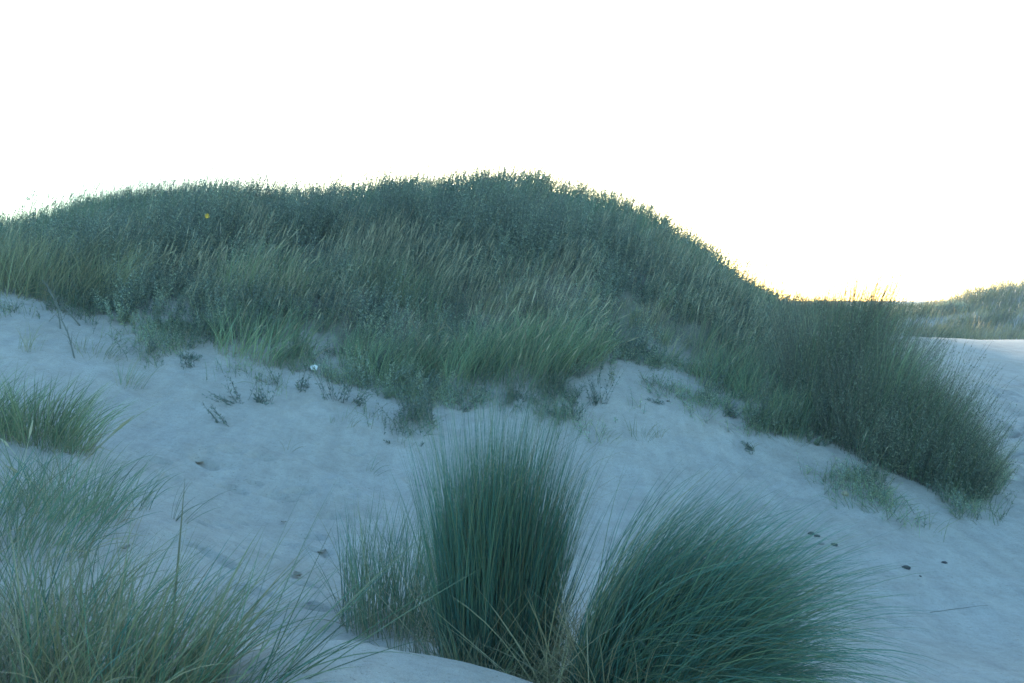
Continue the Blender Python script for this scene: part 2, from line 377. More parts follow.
# ------------------------------------------------------------ stuff: growth all over the dune
def scatter(n, dens, x0=-12, x1=6.2, y0=8, y1=22, s=None):
    out = []
    tot = 0
    while tot < n:
        x = rng.uniform(x0, x1, n*2); y = rng.uniform(y0, y1, n*2)
        u = x/y
        p = dens(x, y)*(np.abs(u) < .9)*np.where(np.abs(u) > .60, .45, 1)*np.where(y > 17.3, .35, 1)
        k = rng.random(n*2) < p
        out.append(np.stack([x[k], y[k]], -1)); tot += k.sum()
    o = np.concatenate(out)[:n]; return o[:, 0], o[:, 1]
def spots(lst):
    """soft round patches given as (row, column, radius in m)"""
    c = [(*P(px, py)[:2], r) for px, py, r in lst]
    def f(x, y):
        v = 0*x
        for cx, cy, r in c: v = np.maximum(v, np.exp(-(((x-cx)**2+(y-cy)**2)/r**2)**1.3))
        return v
    return f
green = spots([(35,275,1.3),(85,288,.9),(240,345,1.0),(330,365,1.1),(390,385,.9),(440,372,.9),(520,362,1.0),(560,350,.8),(740,380,1.1),(800,400,.8),(610,300,1.0)])
dark = spots([(150,285,.9),(200,318,.8),(120,260,1.1),(290,310,.7),(130,308,.6),(330,268,.7),(450,275,.9),(520,258,1.2),(590,285,.9),(600,345,.7),(470,345,.5),(620,355,.6),(380,345,.5),(250,255,.9),(300,250,.9),(560,310,.6),(350,318,.5),(590,370,.5),(400,395,.5)])
pale = spots([(240,290,1.1),(300,300,.9),(400,290,.9),(500,320,.8),(545,325,.7),(360,275,.8),(700,320,.9),(200,280,.7),(660,330,.8)])
SHR = [
 (20,262,.9,.7,.66,240,"small leafy dark shrub on the crest at the far left edge"),
 (75,262,.8,.7,.80,260,"upright sparse shrub on the crest above the yellow green grass"),
 (125,270,.9,.9,1.0,460,"tall bushy dark shrub at the left shoulder of the dune"),
 (172,250,.8,.8,1.0,400,"leafy shrub with ragged top where the left crest rises"),
 (225,240,.8,.8,.95,400,"dark shrub below the crest around the yellow flower"),
 (280,236,.8,.7,.98,380,"shrub with upright shoots on the flat left part of the crest"),
 (335,236,.8,.8,.92,340,"low shrub at the dip in the middle of the crest"),
 (160,305,.7,.6,.55,300,"blue grey shrub low on the left slope above bare sand"),
 (295,315,.6,.5,.48,200,"small blue grey shrub halfway down the left slope"),
 (450,268,.8,.7,.78,400,"dark shrub patch under the middle crest left of the straw heads"),
 (525,250,.9,.8,.98,460,"dense dark shrub on the highest part of the crest"),
 (585,262,.9,.8,.92,420,"dark shrub just right of the highest point of the dune"),
 (645,278,.8,.7,.85,360,"shrub with a spiky top where the crest starts to fall right"),
 (700,305,.7,.7,.78,320,"grey green shrub halfway down the right crest line"),
 (745,335,.7,.7,.72,320,"ragged shrub near the lower end of the right crest line"),
 (600,352,.6,.4,.45,220,"blue grey shrub at the foot of the slope right of the straw heads"),
 (395,385,.5,.35,.42,160,"low dark shrub hanging over the sand left of the tall tussock"),
 (470,350,.5,.45,.45,170,"blue grey shrub between two green grass patches at mid slope"),
 (395,236,.8,.7,.98,380,"leafy shrub on the crest between the dip and the highest part"),
 (460,232,.8,.7,.98,380,"leafy shrub on the crest just left of the highest part"),
 (360,305,.6,.5,.55,240,"dark shrub in mid slope between two straw tipped tussocks"),
 (230,322,.6,.45,.52,240,"dark blue grey shrub above the sand at the left end's foot"),
]
_is = [(P(a[0], a[1])[:2], a[2], a[3]) for a in SHR]
def inshrub(x, y):
    v = 0*x
    for (cx, cy), rx, ry in _is: v = np.maximum(v, np.exp(-(((x-cx)/rx)**2+((y-cy)/ry)**2)**2))
    return v
def gdens(x, y): return cover(x, y)*(.35+.65*fbm(x*1.3, y*1.3, 3))*(1-.55*dark(x, y))*(1-.8*inshrub(x, y))
S_ = sstep
# leaf blades, growing in tufts
NC = 2900; xc, yc = scatter(NC, gdens)
gr = green(xc, yc); pl = pale(xc, yc); pn = fbm(xc*.9, yc*.9, 8)
dc = np.clip(.06+.36*gr+.34*pl+(pn-.5)*.8+rng.normal(0, .14, NC)+(rng.random(NC) < .10)*.4, 0, 1)
edge = np.clip((yc-np.interp(xc/yc, FU, FD)+.3)/2.0, 0.12, 1)
hc = rng.uniform(.26, .74, NC)*(.40+.60*edge)*(1-.35*dark(xc, yc))*(1-.35*inshrub(xc, yc))
toneC = rng.random(NC); K = rng.integers(0, NC, 62000); N = len(K)
rr = np.abs(rng.normal(0, .075, N)); aa = rng.uniform(0, 6.283, N)
x = xc[K]+np.cos(aa)*rr; y = yc[K]+np.sin(aa)*rr
wl = rng.uniform(.05, .38, NC)[K]; vx = np.cos(aa)*rr*3.2+wl+rng.normal(0, .10, N); vy = np.sin(aa)*rr*3.2+rng.normal(0, .12, N)
L = hc[K]*rng.uniform(.45, 1.12, N); dry = np.clip(dc[K]+rng.normal(0, .10, N)+(rng.random(N) < .08)*.4, 0, 1)
rnd_ = np.clip(.45*rng.random(N)+.55*toneC[K], 0, 1)
az_, th_ = np.arctan2(vx, vy), np.hypot(vx, vy)
def edgezone(x, y):
    u = x/y; f = np.interp(u, FU, FD)
    return sstep(-1.1, .1, y-f)*(1-sstep(.5, 1.4, y-f))*sstep(.46, .62, fbm(x*2.3, y*2.3, 202, 3))*(u < .5)
NE = 10500; xe, ye = scatter(NE, edgezone, y0=7)
e1 = blades(on_ground(xe, ye), rng.uniform(.06, .28, NE), rng.uniform(.003, .005, NE), rng.uniform(0, 6.28, NE), np.abs(rng.normal(.4, .35, NE)), rng.uniform(.2, 1.4, NE), np.clip(rng.normal(.38, .2, NE), 0, 1), 4, 1.3)
g1 = build("dune_grass", [e1, blades(on_ground(x, y), L, rng.uniform(.0035, .0068, N), az_, th_, rng.uniform(.1, 1.1, N), dry, 5, 1.5, rnd=rnd_)], M['grass'])
tag(g1, "soft green and straw dune grass leaning right all over the dune", "grass", kind="stuff")
# dry flowering stalks
N = 4200
x, y = scatter(N, lambda x, y: cover(x, y)*np.clip(.16+pale(x, y), 0, 1)*(.04+1.9*sstep(.42, .75, fbm(x*1.5, y*1.5, 23, 2))))
edge = np.clip((y-np.interp(x/y, FU, FD))/1.8, 0.3, 1)
L = rng.uniform(.5, .84, N)*(.5+.5*edge)
g2a_ = heads(on_ground(x, y), L, rng.uniform(.006, .010, N), WIND+rng.normal(0, .35, N), np.abs(rng.normal(.20, .10, N)), rng.uniform(.05, .5, N), rng.random(N))
N = 700
x, y = scatter(N, lambda x, y: cover(x, y)*sstep(13.6, 14.6, y)*(1-sstep(16.2, 17.0, y)))
g2b_ = heads(on_ground(x, y), rng.uniform(.75, 1.15, N), rng.uniform(.007, .011, N), WIND+rng.normal(0, .7, N), np.abs(rng.normal(.12, .10, N)), rng.uniform(.0, .5, N), rng.random(N))
g2 = build("flowering_grass_stalks", g2a_+g2b_, M['straw'])
tag(g2, "thin straw coloured flowering grass stalks across the dune", "grass stalks", kind="stuff")
# low grey green undershrub
def ddens(x, y): return cover(x, y)*np.clip(.30+.9*dark(x, y)+.8*(fbm(x*1.5, y*1.5, 15)-.5), 0, 1)*(1-.6*green(x, y))
NC = 2300; xc, yc = scatter(NC, ddens); K = rng.integers(0, NC, 13500); N = len(K); x = xc[K]+rng.normal(0, .055, N); y = yc[K]+rng.normal(0, .055, N); hcc = rng.uniform(.5, 1.25, NC)[K]
edge = np.clip((y-np.interp(x/y, FU, FD))/1.0, 0.1, 1)
L = rng.uniform(.25, .62, N)*(.4+.6*edge)*hcc
lf, s1, s2 = leaves(on_ground(x, y), L, WIND+rng.normal(0, 1.2, N), np.abs(rng.normal(.15, .2, N)), rng.uniform(-.1, .5, N), 16, .046, np.clip(rng.normal(.32, .2, N), 0, 1), 4)
NE = 3400; xe, ye = scatter(NE, edgezone, y0=7)
lf_, s1_, s2_ = leaves(on_ground(xe, ye), rng.uniform(.08, .26, NE), rng.uniform(0, 6.28, NE), np.abs(rng.normal(.4, .35, NE)), rng.uniform(-.3, .6, NE), 12, .036, np.clip(rng.normal(.3, .2, NE), 0, 1), 4)
g3 = build("creeping_undershrub", [lf, lf_], M['willow'])
tag(g3, "low dark grey green shrubby ground cover between the dune grass", "undergrowth", kind="stuff")
g3s = build("twigs", [s1, s2, s1_, s2_], M['stem'], parent=g3)

# ------------------------------------------------------------ shrubs as things
def shrub(px, py, rx, ry, hgt_m, n, label, group="shrubs growing in the dune grass", nl=24, size=.047, dry=.3, lean=.12, wild=.2, grass=0, name="dune_shrub", tk=1.0):
    cx, cy, cz = P(px, py)
    nc = max(1, n//6); k_ = rng.integers(0, nc, n); tc = tk*rng.random(nc)**1.2
    a = rng.uniform(0, 6.283, nc); r = rng.random(nc)**.6*(.75+.6*vnoise(a*1.9+cx, a*0+cy, 9)); hc = rng.uniform(.45, 1.08, nc)+(rng.random(nc) < .12)*.28
    a = a[k_]; r = r[k_]; hc = hc[k_]
    x = cx+np.cos(a)*r*rx+rng.normal(0, .035, n); y = cy+np.sin(a)*r*ry+rng.normal(0, .035, n)
    L = hgt_m*(1-.52*np.minimum(r, 1.15)**2)*hc*rng.uniform(.75, 1.12, n)
    out = np.arctan2(np.cos(a)*r*rx, np.sin(a)*r*ry)
    az = out+rng.normal(0, .5, n)
    th = r*wild*1.6+np.abs(rng.normal(0, .08, n))
    base = on_ground(x, y, .02)
    t = thing(name, (cx, cy, cz), label, "shrub", group)
    p, d, a_, t_ = None, None, None, None
    # lean with the wind: mix azimuth towards +x
    vx = np.sin(az)*th+lean; vy = np.cos(az)*th
    az2 = np.arctan2(vx, vy); th2 = np.hypot(vx, vy)
    lf, s1, s2 = leaves(base, L, az2, th2, rng.uniform(-.1, .35, n), nl, size, np.clip(rng.normal(dry, .12, n)+.25*(tc[k_]-.5), 0, 1), 5, t0=.12, tone=tc[k_])
    build("foliage", [lf], M['willow'], t, (cx, cy, cz)); build("stems", [s1, s2], M['stem'], t, (cx, cy, cz))
    if grass:
        m = grass; a = rng.uniform(0, 6.283, m); r = rng.random(m)**.6*(.75+.6*vnoise(a*1.9+cx, a*0+cy, 9)); x = cx+np.cos(a)*r*rx; y = cy+np.sin(a)*r*ry
        build("grass_blades", [blades(on_ground(x, y), hgt_m*(1-.6*np.minimum(r, 1.1)**2)*rng.uniform(.35, 1.0, m), rng.uniform(.004, .006, m), WIND+rng.normal(0, .8, m), np.abs(rng.normal(.2, .15, m)), rng.uniform(.1, 1.0, m), np.clip(rng.normal(.35, .22, m), 0, 1), 5, 1.3)], M['grass'], t, (cx, cy, cz))
    return t
for px, py, rx, ry, h, n, lab in SHR: shrub(px, py, rx, ry, h*(1.18 if py < 262 else 1), int(n*1.0), lab)
# the big bush that ends the dune at the right
BUSH = [
 (838,412,.62,.6,1.95,1500,2400,"tall feathery bush at the saddle with its top against the bright sky"),
 (882,446,.62,.6,1.42,1200,2400,"broad mounded bush in the middle of the right end of the dune"),
 (922,470,.50,.5,1.12,850,1900,"bush sloping down to the right above the sand"),
 (955,488,.36,.36,.76,480,1000,"lowest dark bush at the far right foot of the dune"),
 (798,425,.6,.45,.62,380,1500,"low grassy bush left of the tall feathery bush"),
]
for px, py, rx, ry, h, n, g, lab in BUSH:
    shrub(px, py, rx, ry, h, n, lab, "bushes at the right end of the dune", nl=22, size=.034, dry=.50, lean=.16, wild=.24, tk=.5, grass=g, name="dune_bush")

# ------------------------------------------------------------ tussocks
def tussock(px, py, label, n, h, rad, group, dry=.12, lean=.1, spread=.25, kap=(.1, .8), W=(.003, .005), stalks=0, dead=.15, pos=None, thick=True, S=9, az_sd=.6, ell=1.0, material='marram', name="marram_tussock", drsd=.13, kpw=1.5, windy=.8, dome=0, cross=.09, cat="grass tussock"):
    cx, cy, cz = P(px, py) if pos is None else (*pos, H1(*pos))
    t = thing(name, (cx, cy, cz), label, cat, group)
    def mk(m, hh, dr, Wm=1, flop=0):
        a = rng.uniform(0, 6.283, m); r = np.sqrt(rng.random(m))
        x = cx+np.cos(a)*r*rad; y = cy+np.sin(a)*r*rad*ell
        outx = np.cos(a)*r; outy = np.sin(a)*r
        vx = outx*spread+lean+rng.normal(0, cross, m)+flop*rng.normal(0, 1, m); vy = outy*spread+rng.normal(0, cross, m)+flop*rng.normal(0, 1, m)
        az = np.arctan2(vx, vy); th = np.hypot(vx, vy)
        # tips bend to the lee side
        k = rng.uniform(*kap, m); 
        az = np.where(rng.random(m) < windy, az*(1-.5)+.5*WIND, az)
        L = hh*rng.beta(4, 2, m)*1.25*(1-dome*r*r)
        return on_ground(x, y), L, rng.uniform(*W, m)*Wm, az+rng.normal(0, .25*az_sd, m), th, k, dr
    b, L, w_, az, th, k, _ = mk(n, h, 0)
    build("leaf_blades", [blades(b, L, w_, az, th, k, np.clip(rng.normal(dry, drsd, n), 0, 1), S, kpw, .2, thick)], M[material], t, (cx, cy, cz))
    if n*dead < 26: dead = 0
    m = int(n*dead)
    if m: b, L, w_, az, th, k, _ = mk(m, h*.62, 0, 1, .45)
    if m: build("dead_blades", [blades(b, L, w_, az, th, k*1.3, np.clip(rng.normal(.85, .15, m), 0, 1), 6, 1.4, .5, thick)], M[material], t, (cx, cy, cz))
    if stalks:
        b, L, w_, az, th, k, _ = mk(stalks, h*1.15, 0)
        build("flower_stalks", heads(b, L*1.12, np.full(stalks, .014), az, th+.08, k*.6, rng.random(stalks)), M['straw'], t, (cx, cy, cz))
    return t
G1 = "marram tussocks in the near sand"
tussock(0, 0, "tall upright blue green tussock in the middle foreground", 3400, 1.07, .205, G1, pos=(-.075, 3.80), dry=.15, W=(.0022, .0040), drsd=.20, dome=.26, lean=.02, spread=.10, kap=(.0, .34), cross=.095, ell=.8, dead=.16, kpw=2.6, windy=.5)
# the sweeping one
def curling_tips():
    t = bpy.data.objects['marram_tussock']; cx, cy, cz = t.location; n = 70
    a = rng.uniform(0, 6.283, n); r = np.sqrt(rng.random(n)); x = cx+np.cos(a)*r*.19; y = cy+np.sin(a)*r*.15
    build("curling_blades", [blades(on_ground(x, y), rng.uniform(.92, 1.16, n), rng.uniform(.0026, .004, n), WIND+rng.normal(0, .4, n), np.abs(.06+.16*np.cos(a)*r+rng.normal(0, .05, n)), rng.uniform(.9, 1.9, n), np.clip(rng.normal(.75, .2, n), 0, 1), 12, 4.5, .1, True)], M['marram'], t, (cx, cy, cz))
curling_tips()
def sweep():
    cx, cy, cz = P(614, 706)
    t = thing("marram_tussock", (cx, cy, cz), "wind swept blue green tussock whose blades arch far to the right", "grass tussock", G1)
    n = 3600; a = rng.uniform(0, 6.283, n); r = np.sqrt(rng.random(n)); x = cx+.10+np.cos(a)*r*.27; y = cy+np.sin(a)*r*.20
    f = rng.random(n)                       # 0 upright .. 1 lying over
    th = -.02+.84*f**1.1+rng.normal(0, .05, n)+.16*(np.cos(a)*r)
    L = (.72+.24*np.sin(np.pi*np.clip(f*.9+.1, 0, 1)))*rng.beta(5, 1.6, n)*1.12
    az = WIND+rng.normal(0, .42, n)
    th = np.abs(th); k = .70+.60*f+rng.uniform(-.15, .45, n)
    build("leaf_blades", [blades(on_ground(x, y), L, rng.uniform(.0024, .004, n), az, th, k, np.clip(rng.normal(.15, .20, n), 0, 1), 10, 1.3, .12, True)], M['marram'], t, (cx, cy, cz))
    n = 420; a = rng.uniform(0, 6.283, n); r = np.sqrt(rng.random(n)); x = cx+np.cos(a)*r*.30; y = cy+np.sin(a)*r*.22
    build("dead_blades", [blades(on_ground(x, y), rng.uniform(.2, .6, n), rng.uniform(.003, .005, n), rng.uniform(0, 6.28, n), rng.uniform(.1, 1.3, n), rng.uniform(.1, .7, n), np.clip(rng.normal(.85, .12, n), 0, 1), 6, 1.3, .4, True)], M['marram'], t, (cx, cy, cz))
sweep()
tussock(402, 630, "sparse thin tussock on the left side of the tall upright one", 520, .60, .29, G1, dry=.35, lean=-.02, spread=.35, kap=(.1, .8), dead=.3)
tussock(580, 690, "short straw coloured tuft in the gap between the two big tussocks", 130, .40, .12, G1, dry=.75, lean=.0, spread=.35, kap=(.1, 1), dead=.5)
tussock(0, 0, "fringe of short dry blades at the sandy lip before the tall tussock", 340, .24, .36, G1, pos=(-.10, 3.56), dry=.6, lean=.05, spread=.6, kap=(.1, 1.1), dead=.7, ell=.35, name="dry_grass_fringe", cat="grass fringe")
G2 = "tussocks on the bank at the left"
tussock(42, 442, "bright green tussock highest on the left bank", 460, .50, .30, G2, windy=.35, az_sd=2.0, dry=.42, lean=.10, spread=.55, kap=(.2, 1.1), W=(.004, .007), material='grass')
tussock(-30, 430, "green tussock cut off by the left edge beside the bright green one", 240, .50, .30, G2, windy=.35, az_sd=2.0, dry=.32, lean=.1, spread=.5, kap=(.2, 1.1), W=(.004, .007), material='grass')
tussock(66, 512, "mid green tussock below the bright green one on the left bank", 300, .42, .30, G2, windy=.35, az_sd=2.0, dry=.38, lean=.05, spread=.6, kap=(.2, 1.1), stalks=4)
tussock(5, 545, "long bladed tussock at the left edge behind the nearest ones", 330, .52, .32, G2, windy=.35, az_sd=2.0, dry=.30, lean=.1, spread=.6, kap=(.2, 1.1), stalks=5)
tussock(0, 0, "nearest long bladed tussock in the bottom left corner", 820, .50, .36, G2, windy=.35, az_sd=2.0, dry=.52, drsd=.22, lean=.08, spread=.6, kap=(.1, 1.0), pos=(-1.22, 2.75), dead=.4)
tussock(0, 0, "wide tussock at the bottom edge with blades fanned to the right", 110, .50, .24, G2, windy=.35, az_sd=2.0, dry=.32, lean=.30, spread=.75, kap=(.1, .8), pos=(-.88, 2.6), dead=.4)
tussock(0, 0, "small ragged tussock in the bottom left with blades lying low", 200, .42, .3, G2, windy=.35, az_sd=2.0, dry=.5, lean=.1, spread=.9, kap=(.2, 1.1), pos=(-1.5, 3.3), dead=.6)
tussock(0, 0, "brown and green tangled tussock low in the bottom left corner", 700, .36, .42, G2, windy=.2, az_sd=3.0, dry=.65, drsd=.22, lean=.02, spread=.9, kap=(.2, 1.3), pos=(-1.28, 2.45), dead=.6)
tussock(0, 0, "few broad dark blades crossing upright in the bottom left grass", 13, .60, .16, G2, windy=.0, az_sd=3.0, dry=.45, lean=.0, spread=.5, kap=(.0, .4), pos=(-1.08, 2.75), dead=0, W=(.007, .010))
tussock(0, 0, "thin tussock with a few long blades reaching over the smooth sand lip", 26, .66, .12, G2, windy=.35, az_sd=2.0, dry=.3, lean=.65, spread=.4, kap=(.0, .5), pos=(-.66, 2.6), dead=.2)

tussock(18, 247, "thin reedy tuft with tall stalks against the sky at the far left", 160, .70, .5, "reedy tufts on the left crest", dry=.4, lean=.1, spread=.2, kap=(0, .5), W=(.004, .006), stalks=22, thick=False, S=5, material='grass')
tussock(60, 240, "thin reedy tuft with tall stalks left of the tall bushy crest shrub", 140, .62, .45, "reedy tufts on the left crest", dry=.4, lean=.1, spread=.2, kap=(0, .5), W=(.004, .006), stalks=16, thick=False, S=5, material='grass')
# tussocks on the dune that stand out from the rest
G3 = "pale tussocks on the dune face"
for px, py, n, h, rd, dr, st, lab in [
 (48,285,1900,.64,.85,.76,14,"soft yellow green tussock at the left end of the dune"),
 (515,372,900,.62,.55,.45,60,"green tussock with many straw seed heads in the middle of the slope"),
 (560,360,700,.60,.45,.45,50,"pale green tussock right of the one full of seed heads"),
 (455,375,600,.55,.45,.45,22,"green tussock left of the one full of seed heads"),
 (385,372,600,.50,.45,.42,12,"low green tussock above the overhanging shrub"),
 (262,350,600,.50,.5,.42,16,"green tussock at the foot of the growth above the white litter"),
 (745,392,700,.48,.5,.40,8,"fine green tussock at the foot of the right slope"),
 (395,300,600,.60,.5,.6,40,"straw tipped tussock high on the slope left of centre"),
 (260,296,600,.60,.5,.6,50,"straw tipped tussock leaning right on the left slope")]:
    tussock(px, py, lab, int(n*.85), h, rd*1.1, G3, dry=dr-.08, lean=.15, spread=.25, cross=.20, az_sd=2.0, kap=(.1, 1.0), W=(.005, .008), stalks=st, thick=False, S=5, material='grass', dead=.12, ell=.8)

# ------------------------------------------------------------ small plants on the bare sand
G4 = "small shrub sprigs on the bare sand"
def sprig(px, py, h, n, lab, lean=0, spread=.5, size=.042, dry=.15, nl=11, rad=.07):
    shrub(px, py, rad, rad, h*1.95, n+4, lab, G4, nl=nl, size=size, dry=dry, lean=lean, wild=spread*.8, tk=.22, name="shrub_sprig")
for a in [
 (224,423,.22,3,"lone dark spiky sprig lying over to the left",-.75,.15),
 (242,405,.30,9,"spreading dark sprig with long bare side twigs",-.25,.6),
 (266,406,.25,10,"dense blue grey sprig at the right of the dark pair",.1,.5),
 (296,391,.24,8,"small upright sprig below and left of the white litter",0,.35),
 (335,402,.30,14,"dark sprig on the sand right below the white litter",-.2,.5),
 (350,404,.20,8,"short dark sprig just right of the one below the litter",.2,.5),
 (410,418,.28,18,"bushy dark sprig at the lowest point of the growth",0,.5),
 (434,424,.32,8,"slim upright blue grey sprig left of the tall tussock's tips",0,.25),
 (455,412,.22,4,"slanting sprig behind the tips of the tall tussock",.6,.3),
 (475,402,.28,4,"slim leaning sprig over the tips of the tall tussock",.55,.2),
 (508,402,.24,10,"blue grey sprig at the growth's edge above the tall tussock",0,.5),
 (568,416,.18,9,"small rounded dark sprig on sand below the straw tussock",0,.6),
 (598,404,.28,16,"dark sprig at the growth's edge right of the rounded one",0,.5),
 (705,396,.22,14,"low dark sprig under the right slope's edge",0,.7),
 (728,418,.14,8,"low matted sprig on the sand below the right slope",.3,.9),
 (756,452,.16,3,"tiny slanting sprig alone on the slip face",-.6,.2),
 (668,404,.12,5,"tiny dark sprig in the sandy gap of the growth",0,.8),
 (180,356,.16,7,"small dark sprig at the sand edge on the left slope",0,.6),
 (148,352,.18,6,"stalky sprig hanging at the left sand edge",0,.3),
 (190,366,.10,5,"tiny curled sprig just below the left sand edge",0,.8)]:
    sprig(*a[:5], lean=a[5], spread=a[6])
G5 = "small grass tufts on the bare sand"
def tuft(px, py, h, n, lab, lean=.1, spread=.5, dry=.45, rad=.05, kap=(.2, 1.2), W=(.003, .005)):
    tussock(px, py, lab, n, h, rad, G5, dry=dry, lean=lean, spread=spread, kap=kap, W=W, name="grass_tuft", dead=.25, cat="grass tuft")
for a in [
 (128,386,.30,34,"grass tuft on the upper left sand below the dune",.15,.5,.45,.12),
 (30,352,.28,34,"reddish green tuft on the sand at the left under the yellow tussock",-.1,.5,.6,.09),
 (96,356,.26,60,"loose green tuft at the end of the dead branch",.1,.6,.5,.2),
 (140,505,.32,16,"thin tuft left of the trodden hollow",.2,.5,.35,.08),
 (178,522,.30,12,"thin arching tuft at the edge of the trodden hollow",.45,.5,.35,.05),
 (372,472,.20,9,"few bent blades on the slip face left of the tall tussock",.5,.6,.4,.08),
 (345,426,.22,16,"sparse tuft under the dark sprigs near the litter",.1,.8,.45,.14),
 (640,436,.24,24,"sparse tuft on the slip face above the swept tussock",.0,.6,.5,.12),
 (606,440,.20,12,"few thin blades left of the sparse tuft on the slip face",.2,.7,.5,.1),
 (660,440,.20,9,"short dry upright tuft right of the sparse tuft",.1,.4,.75,.04),
 (792,440,.22,40,"fine tuft on sand left of the low grassy bush",.1,.7,.4,.18),
 (744,448,.14,10,"tiny tuft on the slip face under the right slope",.1,.7,.5,.08),
 (870,500,.22,90,"low spreading tuft on the sand below the broad bush",.15,1.0,.38,.30),
 (895,508,.16,40,"thin flat tuft beside the low spreading one",.2,1.1,.38,.22),
 (288,452,.16,5,"two or three bent stalks alone on the left slip face",.2,.4,.6,.03)]:
    tuft(*a[:5], lean=a[5], spread=a[6], dry=a[7], rad=a[8])
# dry branch
def tube(pts, r0, r1, k=6):
    pts = np.array(pts, float); n = len(pts); V = []; 
    for i, p in enumerate(pts):
        d = pts[min(i+1, n-1)]-pts[max(i-1, 0)]; d /= np.linalg.norm(d)+1e-9
        a = np.cross(d, [0.3, .2, .9]); a /= np.linalg.norm(a); b = np.cross(d, a); r = r0+(r1-r0)*i/(n-1)
        for j in range(k):
            q = 2*math.pi*j/k; V.append(p+(a*math.cos(q)+b*math.sin(q))*r)
    Fq = [(i*k+j, i*k+(j+1) % k, (i+1)*k+(j+1) % k, (i+1)*k+j) for i in range(n-1) for j in range(k)]
    V = np.array(V); C = np.tile([.3, .6, .5], (len(V), 1)); return V, np.array(Fq), C
def branch(px0, py0, px1, py1, label, up=.25, n=9):
    a = np.array(P(px0, py0)); b = np.array(P(px1, py1)); t = thing("dead_branch", tuple(a), label, "branch", "dead stems on the left sand")
    pts = [a+(b-a)*s+np.array([rng.normal(0, .012), rng.normal(0, .012), up*math.sin(math.pi*s*.55)]) for s in np.linspace(0, 1, n)]
    build("main_stem", [tube(pts, .008, .003)], M['stem'], t, tuple(a))
    parts = []
    for i in range(1, n-1):
        for s in range(2):
            d = rng.normal(0, .05, 3)+(b-a)*.07; d[2] = abs(d[2])+.02
            parts.append(tube([pts[i], pts[i]+d*.6, pts[i]+d+np.array([0, 0, .02])], .0035, .0015, 4))
    build("twigs", parts, M['stem'], t, tuple(a))
branch(76, 360, 44, 304, "dead knobbly branch lying down the left sand bank")
branch(62, 330, 46, 300, "shorter dead stem beside the long knobbly branch", .2, 7)
branch(78, 326, 58, 312, "short forked dead stem at the top of the left sand bank", .12, 6)

# ------------------------------------------------------------ litter and debris
def lump(name, px, py, size, m, label, cat, group, seed, squash=(1, .7, .6), rough=.25, sub=3, lift=.3):
    import bmesh
    cx, cy, cz = P(px, py); bm = bmesh.new(); bmesh.ops.create_icosphere(bm, subdivisions=sub, radius=1)
    r = np.random.default_rng(seed); off = r.uniform(0, 50, 3); ang = r.uniform(0, 3.1)
    for v in bm.verts:
        c = v.co; k = 1+rough*2*(fbm(np.array([c.x*2.1+off[0]+c.z]), np.array([c.y*2.1+off[1]-c.z]), seed)[0]-.5)
        X_ = c.x*squash[0]*k; Y_ = c.y*squash[1]*k
        v.co = (size*(X_*math.cos(ang)-Y_*math.sin(ang)), size*(X_*math.sin(ang)+Y_*math.cos(ang)), size*squash[2]*k*c.z)
    me = bpy.data.meshes.new(name); bm.to_mesh(me); bm.free(); me.materials.append(m)
    for p_ in me.polygons: p_.use_smooth = True
    o = bpy.data.objects.new(name, me); COL.objects.link(o); o.location = (cx, cy, cz+size*squash[2]*lift)
    return tag(o, label, cat, group)
mp = plain("dark pebble", (.055, .045, .045), .7, .4)
mtan = plain("tan shell", (.38, .30, .20), .5, .3)
G6 = "dark pebbles on the right sand"
for i, (px, py, s, lab) in enumerate([
 (811,533,.028,"left one of the touching pair of dark pebbles"),(817,535,.026,"right one of the touching pair of dark pebbles"),
 (834,546,.030,"flat dark pebble just right of and below the pair"),(906,568,.032,"flattest dark pebble out on the smooth right sand"),
 (944,563,.022,"dark pebble farthest right on the smooth sand"),(920,576,.011,"tiniest dark pebble below the flat one"),
 (872,478,.014,"small dark pebble close under the bushes"),(488+180,402,.02,"dark pebble in the sandy gap of the growth")]):
    lump("pebble", px, py, s*.85, mp, lab, "pebble", G6, 40+i, squash=(1.1, .75, .55))
lump("pebble", 821, 545, .022, plain("grey pebble", (.22, .20, .18), .7, .4), "paler grey pebble between the dark pair and the flat one", "pebble", G6, 60)
lump("snail_shell", 845, 493, .032, mtan, "tan rounded shell lying in the low spreading tuft", "shell", None, 61, squash=(1, .9, .9), rough=.1)
# crumpled white litter
def litter():
    import bmesh
    cx, cy, cz = P(314, 375); bm = bmesh.new(); bmesh.ops.create_icosphere(bm, subdivisions=4, radius=1); r = np.random.default_rng(3)
    ns = r.normal(0, 1, (26, 3)); ns /= np.linalg.norm(ns, axis=1)[:, None]; dd = r.uniform(.5, .95, 26)
    for v in bm.verts:
        c = np.array(v.co); k = 1.0
        for q, e in zip(ns, dd):
            s = c@q
            if s > e: k = min(k, e/s)
        k *= 1+.14*math.sin(9*c[0]+5*c[2])*math.sin(8*c[1]-3*c[0])
        v.co = c*k*np.array([.045, .035, .036])
    me = bpy.data.meshes.new("crumpled_paper"); bm.to_mesh(me); bm.free(); me.materials.append(plain("white paper", (.78, .80, .82), .7, .3))
    o = bpy.data.objects.new("crumpled_paper", me); COL.objects.link(o); o.location = (cx, cy, cz+.05)
    tag(o, "small crumpled piece of white paper caught at the edge of the dune growth", "litter")
litter()
